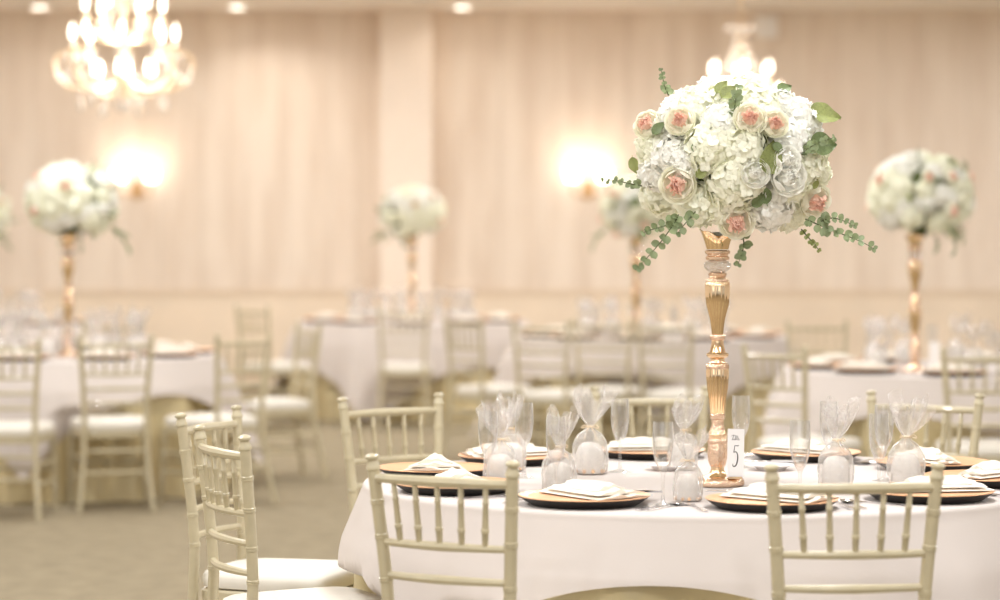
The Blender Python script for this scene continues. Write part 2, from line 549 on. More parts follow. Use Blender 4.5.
# ------------------------------------------------------------------ chandeliers
def make_chandelier():
    c = thing('chandelier', (0, 0, 0))
    # origin = centre of the upper ring of bulbs
    b = MB()
    b.lathe([(0.004, -0.62), (0.028, -0.60), (0.036, -0.57), (0.018, -0.545), (0.055, -0.51), (0.06, -0.47), (0.022, -0.43),
             (0.018, -0.30), (0.045, -0.25), (0.05, -0.20), (0.02, -0.15), (0.018, -0.06), (0.036, -0.02), (0.02, 0.03), (0.012, 0.20),
             (0.03, 0.25), (0.02, 0.30), (0.006, 0.33)], 16)
    b.build('stem', M['chand'], c)
    ch = MB()
    top = 3.56 - 2.80 - 0.0
    for i in range(12):
        z = 0.33 + i * 0.034
        ax = Matrix.Translation((0, 0, z + 0.017)) @ Matrix.Rotation(R(90 * (i % 2)), 4, 'Z')
        pts = [(0.011 * cos(q), 0, 0.023 * sin(q)) for q in [2 * pi * k / 10 for k in range(10)]]
        ch.tube(pts, 0.0035, 5, 0, ax, closed=True)
    ch.build('chain', M['chand'], c)
    # crown of curling leaves
    cr = MB()
    for k in range(8):
        m = Matrix.Rotation(2 * pi * k / 8, 4, 'Z')
        cr.grid(lambda u, v: ((0.035 + 0.10 * v ** 1.4), (u - 0.5) * 0.07 * sin(pi * min(1, v * 0.8 + 0.2)), 0.255 + 0.085 * sin(v * pi * 0.75) - 0.02 * (2 * u - 1) ** 2), 4, 6, 0, m)
    cr.build('crown', M['crystal_lit'], c)
    # tent of strands from the crown to the upper ring
    for k in range(12):
        a = 2 * pi * k / 12
        st = MB()
        for j in range(9):
            t = j / 8
            r = 0.05 + 0.10 * t ** 1.6
            st.ball((r * cos(a), r * sin(a), 0.25 - 0.27 * t), 0.013, 6, 4)
        st.build('crystal_strand', M['crystal_lit'], c)

    def arm(a, pts, bulb_z, r_end, big):
        m = Matrix.Rotation(a, 4, 'Z')
        ar = MB()
        path = smooth(pts, 20)
        ar.tube(path, [0.011 - 0.003 * i / 20 for i in range(21)], 7, 0, m)
        e = Vector(pts[-1])
        ar.lathe([(0.006, 0.0), (0.036, 0.012), (0.04, 0.02), (0.012, 0.022)], 12, 0, m @ Matrix.Translation(e))
        ao = ar.build('arm', M['chand'], c)
        cn = MB()
        cn.lathe([(0.011, 0.02), (0.011, bulb_z - e.z - 0.045), (0.014, bulb_z - e.z - 0.04)], 10, 0, m @ Matrix.Translation(e))
        cn.build('candle', M['white_metal'], ao)
        bl = MB()
        prof = [(0.004, -0.045), (0.010, -0.036), (0.0155, -0.014), (0.0165, 0.006), (0.012, 0.028), (0.006, 0.050), (0.001, 0.064)]
        bl.lathe(prof, 12, 0, m @ Matrix.Translation((e.x, 0, bulb_z)))
        bl.build('bulb', M['bulb'], ao)
        for q in range(3):
            an = 2 * pi * q / 3
            d = MB()
            d.lathe([(0.001, -0.09), (0.011, -0.07), (0.008, -0.045), (0.002, -0.035), (0.005, -0.02), (0.001, -0.005)], 6, 0,
                    m @ Matrix.Translation((e.x + 0.034 * cos(an), 0.034 * sin(an), e.z + 0.01)))
            d.build('crystal_drop', M['crystal_lit'], ao)

    for k in range(6):
        a = 2 * pi * k / 6 + 0.25
        arm(a, [(0.03, 0, -0.20), (0.10, 0, -0.24), (0.20, 0, -0.20), (0.25, 0, -0.13), (0.25, 0, -0.11)], 0.0, 0.25, False)
    for k in range(8):
        a = 2 * pi * k / 8 + 0.1
        arm(a, [(0.05, 0, -0.50), (0.18, 0, -0.56), (0.36, 0, -0.53), (0.44, 0, -0.42), (0.42, 0, -0.33), (0.35, 0, -0.31), (0.33, 0, -0.29)], -0.185, 0.33, True)
    for k in range(6):
        a = 2 * pi * k / 6 + 0.5
        arm(a, [(0.04, 0, -0.55), (0.10, 0, -0.60), (0.18, 0, -0.58), (0.20, 0, -0.53), (0.20, 0, -0.52)], -0.42, 0.2, False)
    # swags of beads between the outer arms and drops below
    for k in range(8):
        a0, a1 = 2 * pi * k / 8 + 0.1, 2 * pi * (k + 1) / 8 + 0.1
        st = MB()
        for j in range(10):
            t = j / 9
            a = a0 + (a1 - a0) * t
            st.ball((0.43 * cos(a), 0.43 * sin(a), -0.40 - 0.10 * sin(pi * t)), 0.014, 6, 4)
        st.build('bead_swag', M['crystal_lit'], c)
    for k in range(14):
        a = 2 * pi * k / 14
        r = 0.12 + 0.16 * (k % 2)
        d = MB()
        z = -0.55 - 0.03 * (k % 3)
        d.lathe([(0.001, z - 0.12), (0.020, z - 0.09), (0.014, z - 0.05), (0.003, z - 0.03), (0.010, z - 0.01), (0.001, z)], 8, 0, Matrix.Translation((r * cos(a), r * sin(a), 0)))
        d.build('pendant_crystal', M['crystal_lit'], c)
    d = MB()
    d.ball((0, 0, -0.665), 0.04, 12, 8)
    d.build('finial_ball', M['crystal_lit'], c)
    return c


ch0 = make_chandelier()
for i, (px_, py_, s, lb) in enumerate(((124, 4, 155.0, 'tall crystal chandelier blazing with tiered candle bulbs above the left table'),
                                       (741, 68, 125.0, 'crystal chandelier half hidden behind the top of the big floral ball'))):
    d = F / s
    z = CH + (HZ - py_) / s
    o = spawn(ch0, i == 0, (PX(px_, d), d, z), 0.3 * i, lb, 'chandelier', 'crystal chandeliers')
    point('chandelier_lamp', (PX(px_, d), d, z - 0.28), 0.2, 42, WARM)
    # rod from chain to ceiling
    rod = MB().tube([(0, 0, 0.72), (0, 0, CZ - z - 0.02)], 0.006, 6) if CZ - z > 0.75 else None
    cn = MB().lathe([(0.008, CZ - z - 0.06), (0.05, CZ - z - 0.03), (0.06, CZ - z)], 16)
    if rod:
        cn.add(rod.v, rod.f)
    cn.build('ceiling_canopy', M['chand'], o)


# ------------------------------------------------------------------ chairs
def make_chair():
    c = thing('chiavari_chair', (0, 0, 0))

    def post_at(z):
        # half width and set-back of the back posts along their height
        pts = [(0.0, 0.190, -0.262), (0.22, 0.168, -0.215), (0.46, 0.156, -0.190), (0.65, 0.166, -0.200), (0.91, 0.187, -0.226)]
        for (z0, x0, y0), (z1, x1, y1) in zip(pts, pts[1:]):
            if z <= z1:
                t = (z - z0) / (z1 - z0)
                return x0 + (x1 - x0) * t, y0 + (y1 - y0) * t
        return pts[-1][1:]
    rings = [0.12, 0.25, 0.36, 0.535, 0.62, 0.72, 0.80]
    for sg in (-1, 1):
        prof = [(0.0, 0.0120), (0.02, 0.0135)]
        for rz in rings:
            prof += [(rz - 0.0065, 0.0148), (rz - 0.005, 0.0166), (rz - 0.001, 0.0166), (rz, 0.0152), (rz + 0.001, 0.0166), (rz + 0.005, 0.0166), (rz + 0.0065, 0.0148)]
        prof += [(0.872, 0.0142), (0.874, 0.0165), (0.880, 0.0168), (0.883, 0.0145), (0.890, 0.0138), (0.893, 0.0120), (0.896, 0.0122), (0.899, 0.0165), (0.904, 0.0170), (0.908, 0.0130), (0.910, 0.0060)]
        pts, rad = [], []
        for z, r in prof:
            x, y = post_at(z)
            pts.append((sg * x, y, z))
            rad.append(r)
        MB().tube(pts, rad, 12).build('back_post', M['paint'], c)
        lp, lr = [], []
        for z, r in [(0, 0.0115), (0.02, 0.0125), (0.11, 0.0140), (0.115, 0.0170), (0.125, 0.0170), (0.13, 0.0145), (0.24, 0.0155), (0.245, 0.0182),
                     (0.255, 0.0182), (0.26, 0.0155), (0.33, 0.0162), (0.335, 0.019), (0.345, 0.019), (0.35, 0.0165), (0.405, 0.0165)]:
            t = z / 0.405
            lp.append((sg * (0.200 - 0.012 * t), 0.205 - 0.02 * t, z))
            lr.append(r)
        MB().tube(lp, lr, 9).build('leg', M['paint'], c)
        for z in (0.17, 0.27):
            x, y = post_at(z)
            st = MB()
            st.tube([(sg * x, y, z), (sg * 0.185, 0.0, z), (sg * 0.193, 0.19, z)], [0.009, 0.0105, 0.009], 7)
            st.build('stretcher', M['paint'], c)
    for z, yy in ((0.20, None), (0.31, None)):
        x, y = post_at(z)
        MB().tube([(-x, y, z), (0, y, z), (x, y, z)], [0.009, 0.0105, 0.009], 7).build('stretcher', M['paint'], c)
    MB().tube([(-0.193, 0.195, 0.22), (0, 0.195, 0.22), (0.193, 0.195, 0.22)], [0.009, 0.0105, 0.009], 7).build('stretcher', M['paint'], c)
    # bowed rails
    rails = [0.855, 0.708, 0.632, 0.556]

    def rail_pt(z, u):
        x, y = post_at(z)
        return Vector((x * u, y - 0.024 * (1 - u * u), z))
    for i, z in enumerate(rails):
        r0 = 0.0125 if i == 0 else 0.0105
        pts = [rail_pt(z, -1 + 2 * k / 14) for k in range(15)]
        rad = [r0 * (0.80 + 0.25 * (1 - abs(-1 + 2 * k / 14))) for k in range(15)]
        MB().tube(pts, rad, 8).build('rail', M['paint'], c)
    for k in range(5):
        u = (-2 + k) * 0.335
        a, b = rail_pt(rails[0], u), rail_pt(rails[1], u * 0.98)
        sp = MB()
        rr = [0.0062, 0.0066, 0.0078, 0.0078, 0.0068, 0.0080, 0.0096, 0.0096, 0.0082, 0.0070]
        ts = [0, 0.27, 0.28, 0.32, 0.33, 0.69, 0.70, 0.75, 0.76, 1]
        sp.tube([a.lerp(b, t) for t in ts], rr, 7)
        sp.build('spindle', M['paint'], c)

    def seat_xy(a, grow=0.0):
        # rounded trapezoid, wider at the front
        n = 5.0
        ca, sa = cos(a), sin(a)
        x = (abs(ca) ** (2 / n)) * (1 if ca >= 0 else -1)
        y = (abs(sa) ** (2 / n)) * (1 if sa >= 0 else -1)
        w = 0.190 + 0.022 * y + grow
        return x * w, y * (0.203 + grow) + 0.012
    f = MB()
    N = 40
    rows = [(0.0, 0.376), (0.006, 0.382), (0.006, 0.406), (0.0, 0.412), (-0.04, 0.412), (-0.04, 0.376)]
    f.grid(lambda u, v: (*seat_xy(2 * pi * u, rows[round(v * 6) % 6][0]), rows[round(v * 6) % 6][1]), N, 6, 0, None, True)
    f.build('seat_frame', M['paint'], c)
    q = MB()
    prof = [(0.0, 0.4122), (0.90, 0.4122), (0.985, 0.418), (1.0, 0.431), (0.995, 0.446), (0.97, 0.457), (0.90, 0.464), (0.6, 0.471), (0.25, 0.473), (0.0, 0.470)]

    def cu(u, v):
        k, z = prof[round(v * 9)]
        x, y = seat_xy(2 * pi * u, 0.004)
        return x * k, 0.012 + (y - 0.012) * k, z
    q.grid(cu, N, 9, 0, None, True)
    q.build('seat_cushion', M['cushion'], c)
    return c


chair0 = make_chair()
BACK = -0.226
_nch = [0]
FOOT = []


NL = 360


def seat_limits(cx, cy):
    """how far out the hanging cloth may reach in each direction before it meets a chair pushed against it"""
    L = [9.0] * NL
    for k in range(NL):
        a = 2 * pi * k / NL
        for b, rz in FOOT:
            if (b.x - cx) ** 2 + (b.y - cy) ** 2 > 3.5:
                continue
            c_, s_ = cos(-rz), sin(-rz)
            q = 1.25
            hit = None
            while q > 0.6:
                dx, dy = cx + q * cos(a) - b.x, cy + q * sin(a) - b.y
                lx, ly = dx * c_ - dy * s_, dx * s_ + dy * c_
                if abs(lx) < 0.225 and -0.24 < ly < 0.232:
                    hit = q
                q -= 0.01
            if hit is not None:
                L[k] = min(L[k], hit - 0.012)
    out = []
    for k in range(NL):
        out.append(min(L[(k + d) % NL] + 1.1 * abs(d) * 2 * pi / NL for d in range(-30, 31)))
    return out


def clear_of_seats(L, a, q, z):
    lim = L[int(round(a / (2 * pi) * NL)) % NL] + max(0.0, z - 0.49) * 3.0
    return min(q, lim)


def chair(px_, py_, toward, label, group, turn=0.0, z_top=0.91):
    """px, py: middle of the top of the back; toward: table centre the chair faces; turn: extra twist in degrees"""
    s = (py_ - HZ) / (CH - z_top)
    d = F / s
    pos = Vector((PX(px_, d), d, 0))
    dr = Vector((toward[0] - pos.x, toward[1] - pos.y, 0))
    rz = atan2(dr.y, dr.x) - pi / 2 + R(turn)
    base = pos - Matrix.Rotation(rz, 3, 'Z') @ Vector((0, BACK, 0))
    o = spawn(chair0, _nch[0] == 0, base, rz, label, 'chair', group)
    _nch[0] += 1
    FOOT.append((Vector(base), rz))
    return o


# ------------------------------------------------------------------ tables
TR = 0.915


def cloth_table(cx, cy, side, rot, seed, label_w, label_g, group_w='white cloths over the round tables', group_g='gold cloths under the white ones', r=TR):
    rn = random.Random(seed)
    half = side / 2

    def drop(a):
        b = a - rot
        return min(half / max(abs(cos(b)), abs(sin(b)), 1e-6) - r, 0.70)
    dmin = half - r
    LIM = seat_limits(cx, cy)
    ph = [rn.uniform(0, 6.28) for _ in range(6)]

    def flare(d):
        return 0.36 * min(d, 0.14) + 0.16 * max(0, d - 0.14)

    def over(u, v):
        a = 2 * pi * u
        if v <= 0.3:
            k = v / 0.3
            return (r * k * cos(a), r * k * sin(a), 0.75)
        if v <= 0.4:
            k = (v - 0.3) / 0.1 * pi / 2
            return ((r + 0.014 * sin(k)) * cos(a), (r + 0.014 * sin(k)) * sin(a), 0.75 - 0.014 * (1 - cos(k)))
        D = drop(a)
        d = D * (v - 0.4) / 0.6
        w = max(0.0, (D - dmin) / (0.70 - dmin))
        fold = (0.07 * w * d / 0.7 + 0.012 * d) * (1 + cos(14 * a + ph[0] + 1.2 * sin(3 * a + ph[1]))) + 0.02 * d * (1 + sin(5 * a + ph[2]))
        q = r + 0.014 + flare(d) + fold
        z = 0.736 - d * 0.985
        q = clear_of_seats(LIM, a, q, z)
        return (q * cos(a), q * sin(a), z)
    m = MB()
    m.grid(over, 200, 40, 0, None, True)
    o = m.build('tablecloth', M['linen'], None, 60)
    o.location = (cx, cy, 0)
    tag(o, label_w, 'tablecloth', group_w)

    def skirt(u, v):
        a = 2 * pi * u
        if v <= 0.2:
            k = v / 0.2
            return ((r - 0.004) * k * cos(a), (r - 0.004) * k * sin(a), 0.742)
        d = 0.736 * (v - 0.2) / 0.8
        fl = 0.34 * min(d, 0.14) + 0.08 * max(0, d - 0.14)
        fold = min(d, 0.10 + d * 0.25) * 0.34 * (0.5 * cos(22 * a + ph[3] + 1.5 * sin(4 * a + ph[4])) - 0.5) + 0.02 * d * sin(7 * a + ph[5])
        q = r - 0.002 + fl + fold
        q = clear_of_seats(LIM, a, q + 0.006, 0.738 - d) - 0.006 - (0.004 if d > 0.2 else 0)
        return (q * cos(a), q * sin(a), 0.738 - d)
    m = MB()
    m.grid(skirt, 260, 24, 0, None, True)
    o = m.build('underskirt', M['satin'], None, 60)
    o.location = (cx, cy, 0)
    tag(o, label_g, 'tablecloth', group_g)


TM = (0.557, 7.05)
T2 = (PX(57, 14.72), 14.72)
T3 = (2.35, 13.15)
T4 = (PX(412, F / 125), F / 125)
T5 = (PX(652, 17.55), 17.55)
T6 = (PX(-25, F / 128), F / 128)
G1 = 'chiavari chairs around the nearest table'
chair(855, 463, TM, 'champagne chiavari chair in the right front, its whole back against white cloth', G1, -4)
chair(441, 457, TM, 'champagne chiavari chair in the left front, back overlapping charger plates', G1, 0)
chair(221, 432, TM, 'side-on champagne chiavari chair with ivory cushion, nearest in the left aisle', G1, 9, 0.905)
chair(209, 409, TM, 'champagne chiavari chair just behind the side-on aisle chair, mostly hidden by it', G1, 0)
chair(391, 395, TM, 'champagne chiavari chair turned to face us at the far left of the nearest table', G1, 0)
chair(650, 386, TM, 'champagne chiavari chair behind the flutes, straight beyond the nearest table', G1, 0)
chair(925, 392, TM, 'champagne chiavari chair at the far right of the nearest table, beyond cellophane bag', G1, 0)
G2 = 'chiavari chairs around the left table'
chair(2, 338, T2, 'blurred chiavari chair cut by the left picture edge', G2, 0)
chair(116, 335, T2, 'blurred chiavari chair squarely in front of the left table, ivory cushion showing', G2, -8)
chair(244, 333, T2, 'blurred chiavari chair right of the arched cloth hem, turned toward left table', G2, 0)
chair(309, 323, T2, 'blurred chiavari chair seen from its side, right of the left table by the aisle', G2, 0)
chair(113, 320, T2, 'faint chiavari chair beyond the left table, facing us over the bags', G2, 0)
G3 = 'chiavari chairs around the right edge table'
chair(774, 345, T3, 'blurred chiavari chair just right of the gold vase, back turned, ivory seat', G3, 0)
chair(985, 348, T3, 'blurred chiavari chair at the right picture edge, spindled back turned to us', G3, 0)
chair(817, 320, T3, 'faint chiavari chair beyond the right edge table, facing us behind white bags', G3, 0)
G4 = 'chiavari chairs around the far tables'
chair(252, 305, T4, 'faint far chiavari chair with pale seat, left of the table by the pilaster', G4, 0)
chair(403, 306, T4, 'faint far chiavari chair with its back to us right below the pilaster', G4, 0)
chair(463, 317, T5, 'faint chiavari chair with bright seat, between the pilaster table and far middle table', G4, 0)
chair(540, 320, T5, 'faint chiavari chair in front of the arched gold of the far middle table', G4, 0)
chair(602, 318, T5, 'faint chiavari chair whose back stands above the tied bag and tall flute', G4, 0)
chair(664, 320, T5, 'faint chiavari chair close left of the gold vase, half turned', G4, -28)

cloth_table(*TM, 2.125, R(-101), 1, 'crisp white square cloth on the nearest table, under the tall gold vase', 'gold satin cloth peeping out below the hem of the nearest white cloth')
cloth_table(*T2, 2.18, R(45), 2, 'white square cloth on the left table with an arched hem over gold', 'gold satin underskirt gathered on the carpet below the left table', r=0.915)
cloth_table(*T3, 2.16, R(62), 3, 'white cloth on the table at the right edge, behind the gold-green chairs', 'gold satin cloth under the white one of the right edge table')
cloth_table(*T4, 2.46, R(32), 4, 'white cloth on the small far table in front of the pilaster', 'gold cloth below the white one in front of the pilaster')
cloth_table(*T5, 2.28, R(49), 5, 'white cloth on the far middle table seen left of the gold vase', 'gold cloth with arched top below the far middle white cloth')
cloth_table(*T6, 2.14, R(10), 6, 'white cloth at the left picture edge, beyond the left table', 'gold cloth under the cloth at the left picture edge')


# ------------------------------------------------------------------ table ware prototypes
def make_charger():
    c = thing('charger_plate', (0, 0, 0))
    m = MB()
    m.lathe([(0.0005, 0.0110), (0.100, 0.0110), (0.108, 0.013), (0.118, 0.0185), (0.154, 0.0235), (0.1615, 0.0245), (0.1625, 0.0230), (0.1610, 0.0213)], 56)
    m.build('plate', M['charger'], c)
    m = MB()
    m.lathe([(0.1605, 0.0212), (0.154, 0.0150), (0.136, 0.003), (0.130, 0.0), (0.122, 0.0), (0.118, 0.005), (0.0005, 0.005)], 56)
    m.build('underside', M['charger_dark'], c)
    return c


def make_napkin():
    # folded cloth: broad loose folds tapering to a tucked end, resting across the plate
    m = MB()

    def sheet(z0, w0, l0, l1, h, ph):
        def fn(u, v):
            a = 2 * u - 1
            w = w0 * (1 - 0.55 * v ** 1.3)
            x = l0 + (l1 - l0) * v
            ridge = h * (1 - abs(a) ** 1.6) * (0.45 + 0.55 * sin(pi * (0.15 + 0.7 * v)))
            wr = 0.003 * sin(9 * a + 4 * v + ph) + 0.002 * sin(17 * v + 3 * a)
            return (x, a * w, z0 + ridge + wr * (1 - abs(a)))

        def fb(u, v):
            x, y, z = fn(1 - u, v)
            return (x * 0.985, y * 0.97, z0 - 0.001)
        m.grid(fn, 18, 12)
        m.grid(fb, 18, 12)
        # close the rim between the two skins
        rim = [fn(i / 18, 0) for i in range(19)] + [fn(1, j / 12) for j in range(1, 13)] + [fn(1 - i / 18, 1) for i in range(1, 19)] + [fn(0, 1 - j / 12) for j in range(1, 12)]
        low = [(x * 0.985, y * 0.97, z0 - 0.001) for x, y, z in rim]
        n = len(rim)
        m.add(rim + low, [(i, (i + 1) % n, n + (i + 1) % n, n + i) for i in range(n)])
    sheet(0.0255, 0.086, -0.140, 0.125, 0.008, 0.0)
    sheet(0.034, 0.074, -0.125, 0.100, 0.012, 1.7)
    sheet(0.041, 0.050, -0.095, 0.060, 0.018, 3.1)
    me = m.mesh('napkin', M['napkin'], 50)
    return link('folded_napkin', me)


def make_flute():
    c = thing('champagne_flute', (0, 0, 0))
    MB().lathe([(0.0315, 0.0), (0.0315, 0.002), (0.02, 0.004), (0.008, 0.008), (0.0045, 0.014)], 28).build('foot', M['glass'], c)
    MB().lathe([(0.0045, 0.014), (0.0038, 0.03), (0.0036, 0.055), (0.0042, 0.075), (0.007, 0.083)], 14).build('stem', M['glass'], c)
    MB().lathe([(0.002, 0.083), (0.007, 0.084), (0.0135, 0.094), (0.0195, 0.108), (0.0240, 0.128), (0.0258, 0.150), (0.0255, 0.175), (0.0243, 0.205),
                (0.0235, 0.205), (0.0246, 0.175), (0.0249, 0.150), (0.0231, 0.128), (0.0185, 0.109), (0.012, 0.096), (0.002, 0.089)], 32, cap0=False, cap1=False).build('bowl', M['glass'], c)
    return c


def make_bag(seed):
    rn = random.Random(seed)
    c = thing('favor_bag', (0, 0, 0))
    ph = [rn.uniform(0, 6.28) for _ in range(8)]
    tilt = rn.uniform(-0.15, 0.15)
    # body and gathered neck and fanned top in one film
    prof = [(0.030, 0.0), (0.043, 0.003), (0.046, 0.02), (0.047, 0.05), (0.046, 0.072), (0.041, 0.092), (0.029, 0.108), (0.014, 0.118), (0.0075, 0.124),
            (0.0075, 0.128), (0.015, 0.136), (0.027, 0.152), (0.037, 0.172), (0.044, 0.192), (0.046, 0.212)]

    def fn(u, v):
        i = v * 14
        k = min(int(i), 13)
        t = i - k
        r = prof[k][0] * (1 - t) + prof[k + 1][0] * t
        z = prof[k][1] * (1 - t) + prof[k + 1][1] * t
        a = 2 * pi * u
        n = mn.noise(Vector((cos(a) * 2.6 + seed * 3, sin(a) * 2.6, z * 55)))
        if z > 0.124:
            w = (z - 0.124) / 0.088
            r *= 1 + w * (0.26 * sin(5 * a + ph[0]) + 0.16 * sin(11 * a + ph[1]) + 0.30 * n)
            z += w * (0.018 * sin(2 * a + ph[2]) + 0.014 * sin(5 * a + ph[3]) + 0.012 * n)
            sx, sy = 1 + 0.05 * w, 1 - 0.25 * w
            off = w * tilt * 0.2
        else:
            r *= 1 + 0.10 * n + 0.02 * sin(9 * a + ph[4])
            sx = sy = 1
            off = 0
        return (r * cos(a) * sx + off, r * sin(a) * sy, z)
    m = MB()
    m.grid(fn, 44, 26, 0, None, True)
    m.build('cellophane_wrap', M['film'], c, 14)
    rb = MB()
    pts = [(0.0088 * cos(q), 0.0088 * sin(q), 0.126) for q in [2 * pi * k / 14 for k in range(14)]]
    rb.tube(pts, 0.0028, 6, closed=True)
    for sg in (-1, 1):
        rb.tube(smooth([(0.004 * sg, -0.009, 0.126), (0.016 * sg, -0.014, 0.130), (0.022 * sg, -0.014, 0.122), (0.004 * sg, -0.010, 0.126)], 10), 0.0016, 5)
        rb.tube(smooth([(0.003 * sg, -0.010, 0.126), (0.010 * sg, -0.016, 0.112), (0.016 * sg, -0.036, 0.095)], 8), 0.0014, 5)
    rb.build('ribbon_tie', M['ribbon'], c)
    g = MB()
    g.lathe([(0.001, 0.003), (0.034, 0.003), (0.0365, 0.008), (0.0372, 0.030), (0.0365, 0.052), (0.032, 0.070), (0.022, 0.081), (0.001, 0.085)], 28)
    g.build('white_candle', M['gift'], c)
    s = MB()
    for k in range(9):
        a = 2 * pi * k / 9 + 0.3 * rn.random()
        s.ball((0.0395 * cos(a) * 0.98, 0.0395 * sin(a) * 0.98, 0.009), 0.0058, 8, 5)
    s.build('sweet_ring', M['sweet'], c)
    return c


def flat(outline, th, mi=0):
    m = MB()
    n = len(outline)
    v = [(x, y, 0) for x, y in outline] + [(x, y, th) for x, y in outline]
    f = [tuple(range(n - 1, -1, -1)), tuple(range(n, 2 * n))] + [(i, (i + 1) % n, n + (i + 1) % n, n + i) for i in range(n)]
    m.add(v, f, mi)
    return m


def make_fork():
    c = thing('dinner_fork', (0, 0, 0))
    h = flat([(-0.006, -0.100), (0.006, -0.100), (0.008, -0.085), (0.0035, -0.02), (0.003, 0.03), (0.012, 0.048), (0.0125, 0.058), (-0.0125, 0.058), (-0.012, 0.048), (-0.003, 0.03), (-0.0035, -0.02), (-0.008, -0.085)], 0.0028)
    h.build('handle', M['silver'], c)
    for k in range(4):
        x = -0.0107 + k * 0.0071
        flat([(x - 0.0018, 0.057), (x + 0.0018, 0.057), (x + 0.001, 0.098), (x - 0.001, 0.098)], 0.0026).build('tine', M['silver'], c)
    return c


def make_knife(name='dinner_knife', k=1.0):
    c = thing(name, (0, 0, 0))
    flat([(-0.007 * k, -0.105 * k), (0.007 * k, -0.105 * k), (0.0085 * k, -0.09 * k), (0.005 * k, 0.0), (-0.005 * k, 0.0), (-0.0085 * k, -0.09 * k)], 0.005).build('handle', M['silver'], c)
    flat([(-0.005 * k, 0.0), (0.005 * k, 0.0), (0.009 * k, 0.03 * k), (0.009 * k, 0.09 * k), (0.003 * k, 0.112 * k), (-0.005 * k, 0.105 * k)], 0.002).build('blade', M['silver'], c)
    return c


def make_spoon():
    c = thing('soup_spoon', (0, 0, 0))
    flat([(-0.006, -0.095), (0.006, -0.095), (0.0075, -0.08), (0.003, -0.01), (0.003, 0.035), (-0.003, 0.035), (-0.003, -0.01), (-0.0075, -0.08)], 0.003).build('handle', M['silver'], c)
    m = MB()
    m.grid(lambda u, v: (0.019 * v * cos(2 * pi * u), 0.062 + 0.030 * v * sin(2 * pi * u), 0.001 + 0.006 * v * v), 20, 5, 0, None, True)
    m.build('bowl', M['silver'], c)
    return c


def make_plate():
    m = MB()
    m.lathe([(0.0005, 0.004), (0.036, 0.004), (0.042, 0.0065), (0.050, 0.0120), (0.066, 0.0165), (0.070, 0.0175), (0.0705, 0.0162), (0.052, 0.0095), (0.042, 0.002), (0.040, 0.0), (0.036, 0.0), (0.034, 0.002), (0.0005, 0.002)], 44)
    return link('bread_plate', m.mesh('bread_plate', M['china']))


charger0, napkin0, flute0 = make_charger(), make_napkin(), make_flute()
bags0 = [make_bag(3), make_bag(8), make_bag(15)]
fork0, knife0, spoon0, plate0 = make_fork(), make_knife(), make_spoon(), make_plate()
bknife0 = make_knife('butter_knife', 0.75)
USED = set()


def put(proto, loc, rz, label, cat, group, scale=None, single=False):
    first = proto.name not in USED
    src = proto.name
    if first:
        USED.add(src)
    return spawn(proto, first, loc, rz, label, cat, group, scale)


# ---- nearest table
TZ = 0.7505
SET = ['at the front, directly before the gold vase', 'at the front right, behind the right-hand chair post', 'at the right picture edge, middle of three',
       'at the right picture edge, farthest of three', 'beyond the vase, behind the double flutes on the right', 'straight behind the vase, on the far rim',
       'at the far left, between tied bags and far left chair', 'at the left, upper of two behind the chair spindles',
       'at the left, lower of two behind the chair spindles', 'at the front left, with its dark edge fully showing']
SHORT = ['front charger before the vase', 'front right charger', 'middle right edge charger', 'farthest right edge charger', 'charger beyond the double flutes',
         'charger straight behind the vase', 'far left charger', 'upper left charger behind chair spindles', 'lower left charger behind chair spindles', 'front left charger']
for k in range(10):
    a = R(-82 + 36 * k)
    pos = Vector((TM[0] + 0.745 * cos(a), TM[1] + 0.745 * sin(a), TZ))
    inward = a + pi
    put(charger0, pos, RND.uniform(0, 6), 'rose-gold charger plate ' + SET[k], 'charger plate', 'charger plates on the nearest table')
    put(napkin0, pos, inward + RND.uniform(-0.5, 0.5) + (pi / 2 if k % 3 else pi / 2.6), 'folded ivory napkin lying on the ' + SHORT[k], 'napkin', 'napkins on the nearest table')
    tv = Vector((-sin(a), cos(a), 0))      # to the right hand of a guest is -tv when facing in
    rv = Vector((cos(a), sin(a), 0))
    rzc = inward - pi / 2
    ins = -rv * 0.02
    put(fork0, pos - tv * -0.185 * -1 + ins, rzc + RND.uniform(-.06, .06), 'silver dinner fork beside the ' + SHORT[k], 'fork', 'forks on the nearest table')
    put(knife0, pos + tv * 0.182 + ins, rzc + RND.uniform(-.06, .06), 'silver dinner knife beside the ' + SHORT[k], 'knife', 'knives on the nearest table')
    put(spoon0, pos + tv * 0.210 + ins, rzc + RND.uniform(-.06, .06), 'silver spoon beside the ' + SHORT[k], 'spoon', 'spoons on the nearest table')

FL = [(488, 489.5, 'clear champagne flute leftmost of all, tangled with cellophane'),
      (524, 477.8, 'tall clear champagne flute second from the left, right of the upright cellophane frill'),
      (556, 498, 'clear champagne flute rising from behind the front left charger'),
      (620, 472, 'clear champagne flute standing alone before the far chair rail'),
      (663, 506, 'clear champagne flute closest to the vase on its left'),
      (741, 467.6, 'clear champagne flute just behind the number card'),
      (800, 504, 'clear champagne flute behind the left post of the right front chair'),
      (829, 476, 'clear champagne flute standing behind the bag right of centre'),
      (879, 494, 'clear champagne flute, front one of the overlapping right pair'),
      (884, 481, 'clear champagne flute, rear one of the overlapping right pair')]
for px_, py_, lb in FL:
    put(flute0, on_table(px_, py_, TZ), RND.uniform(0, 6), lb, 'champagne flute', 'champagne flutes on the nearest table')

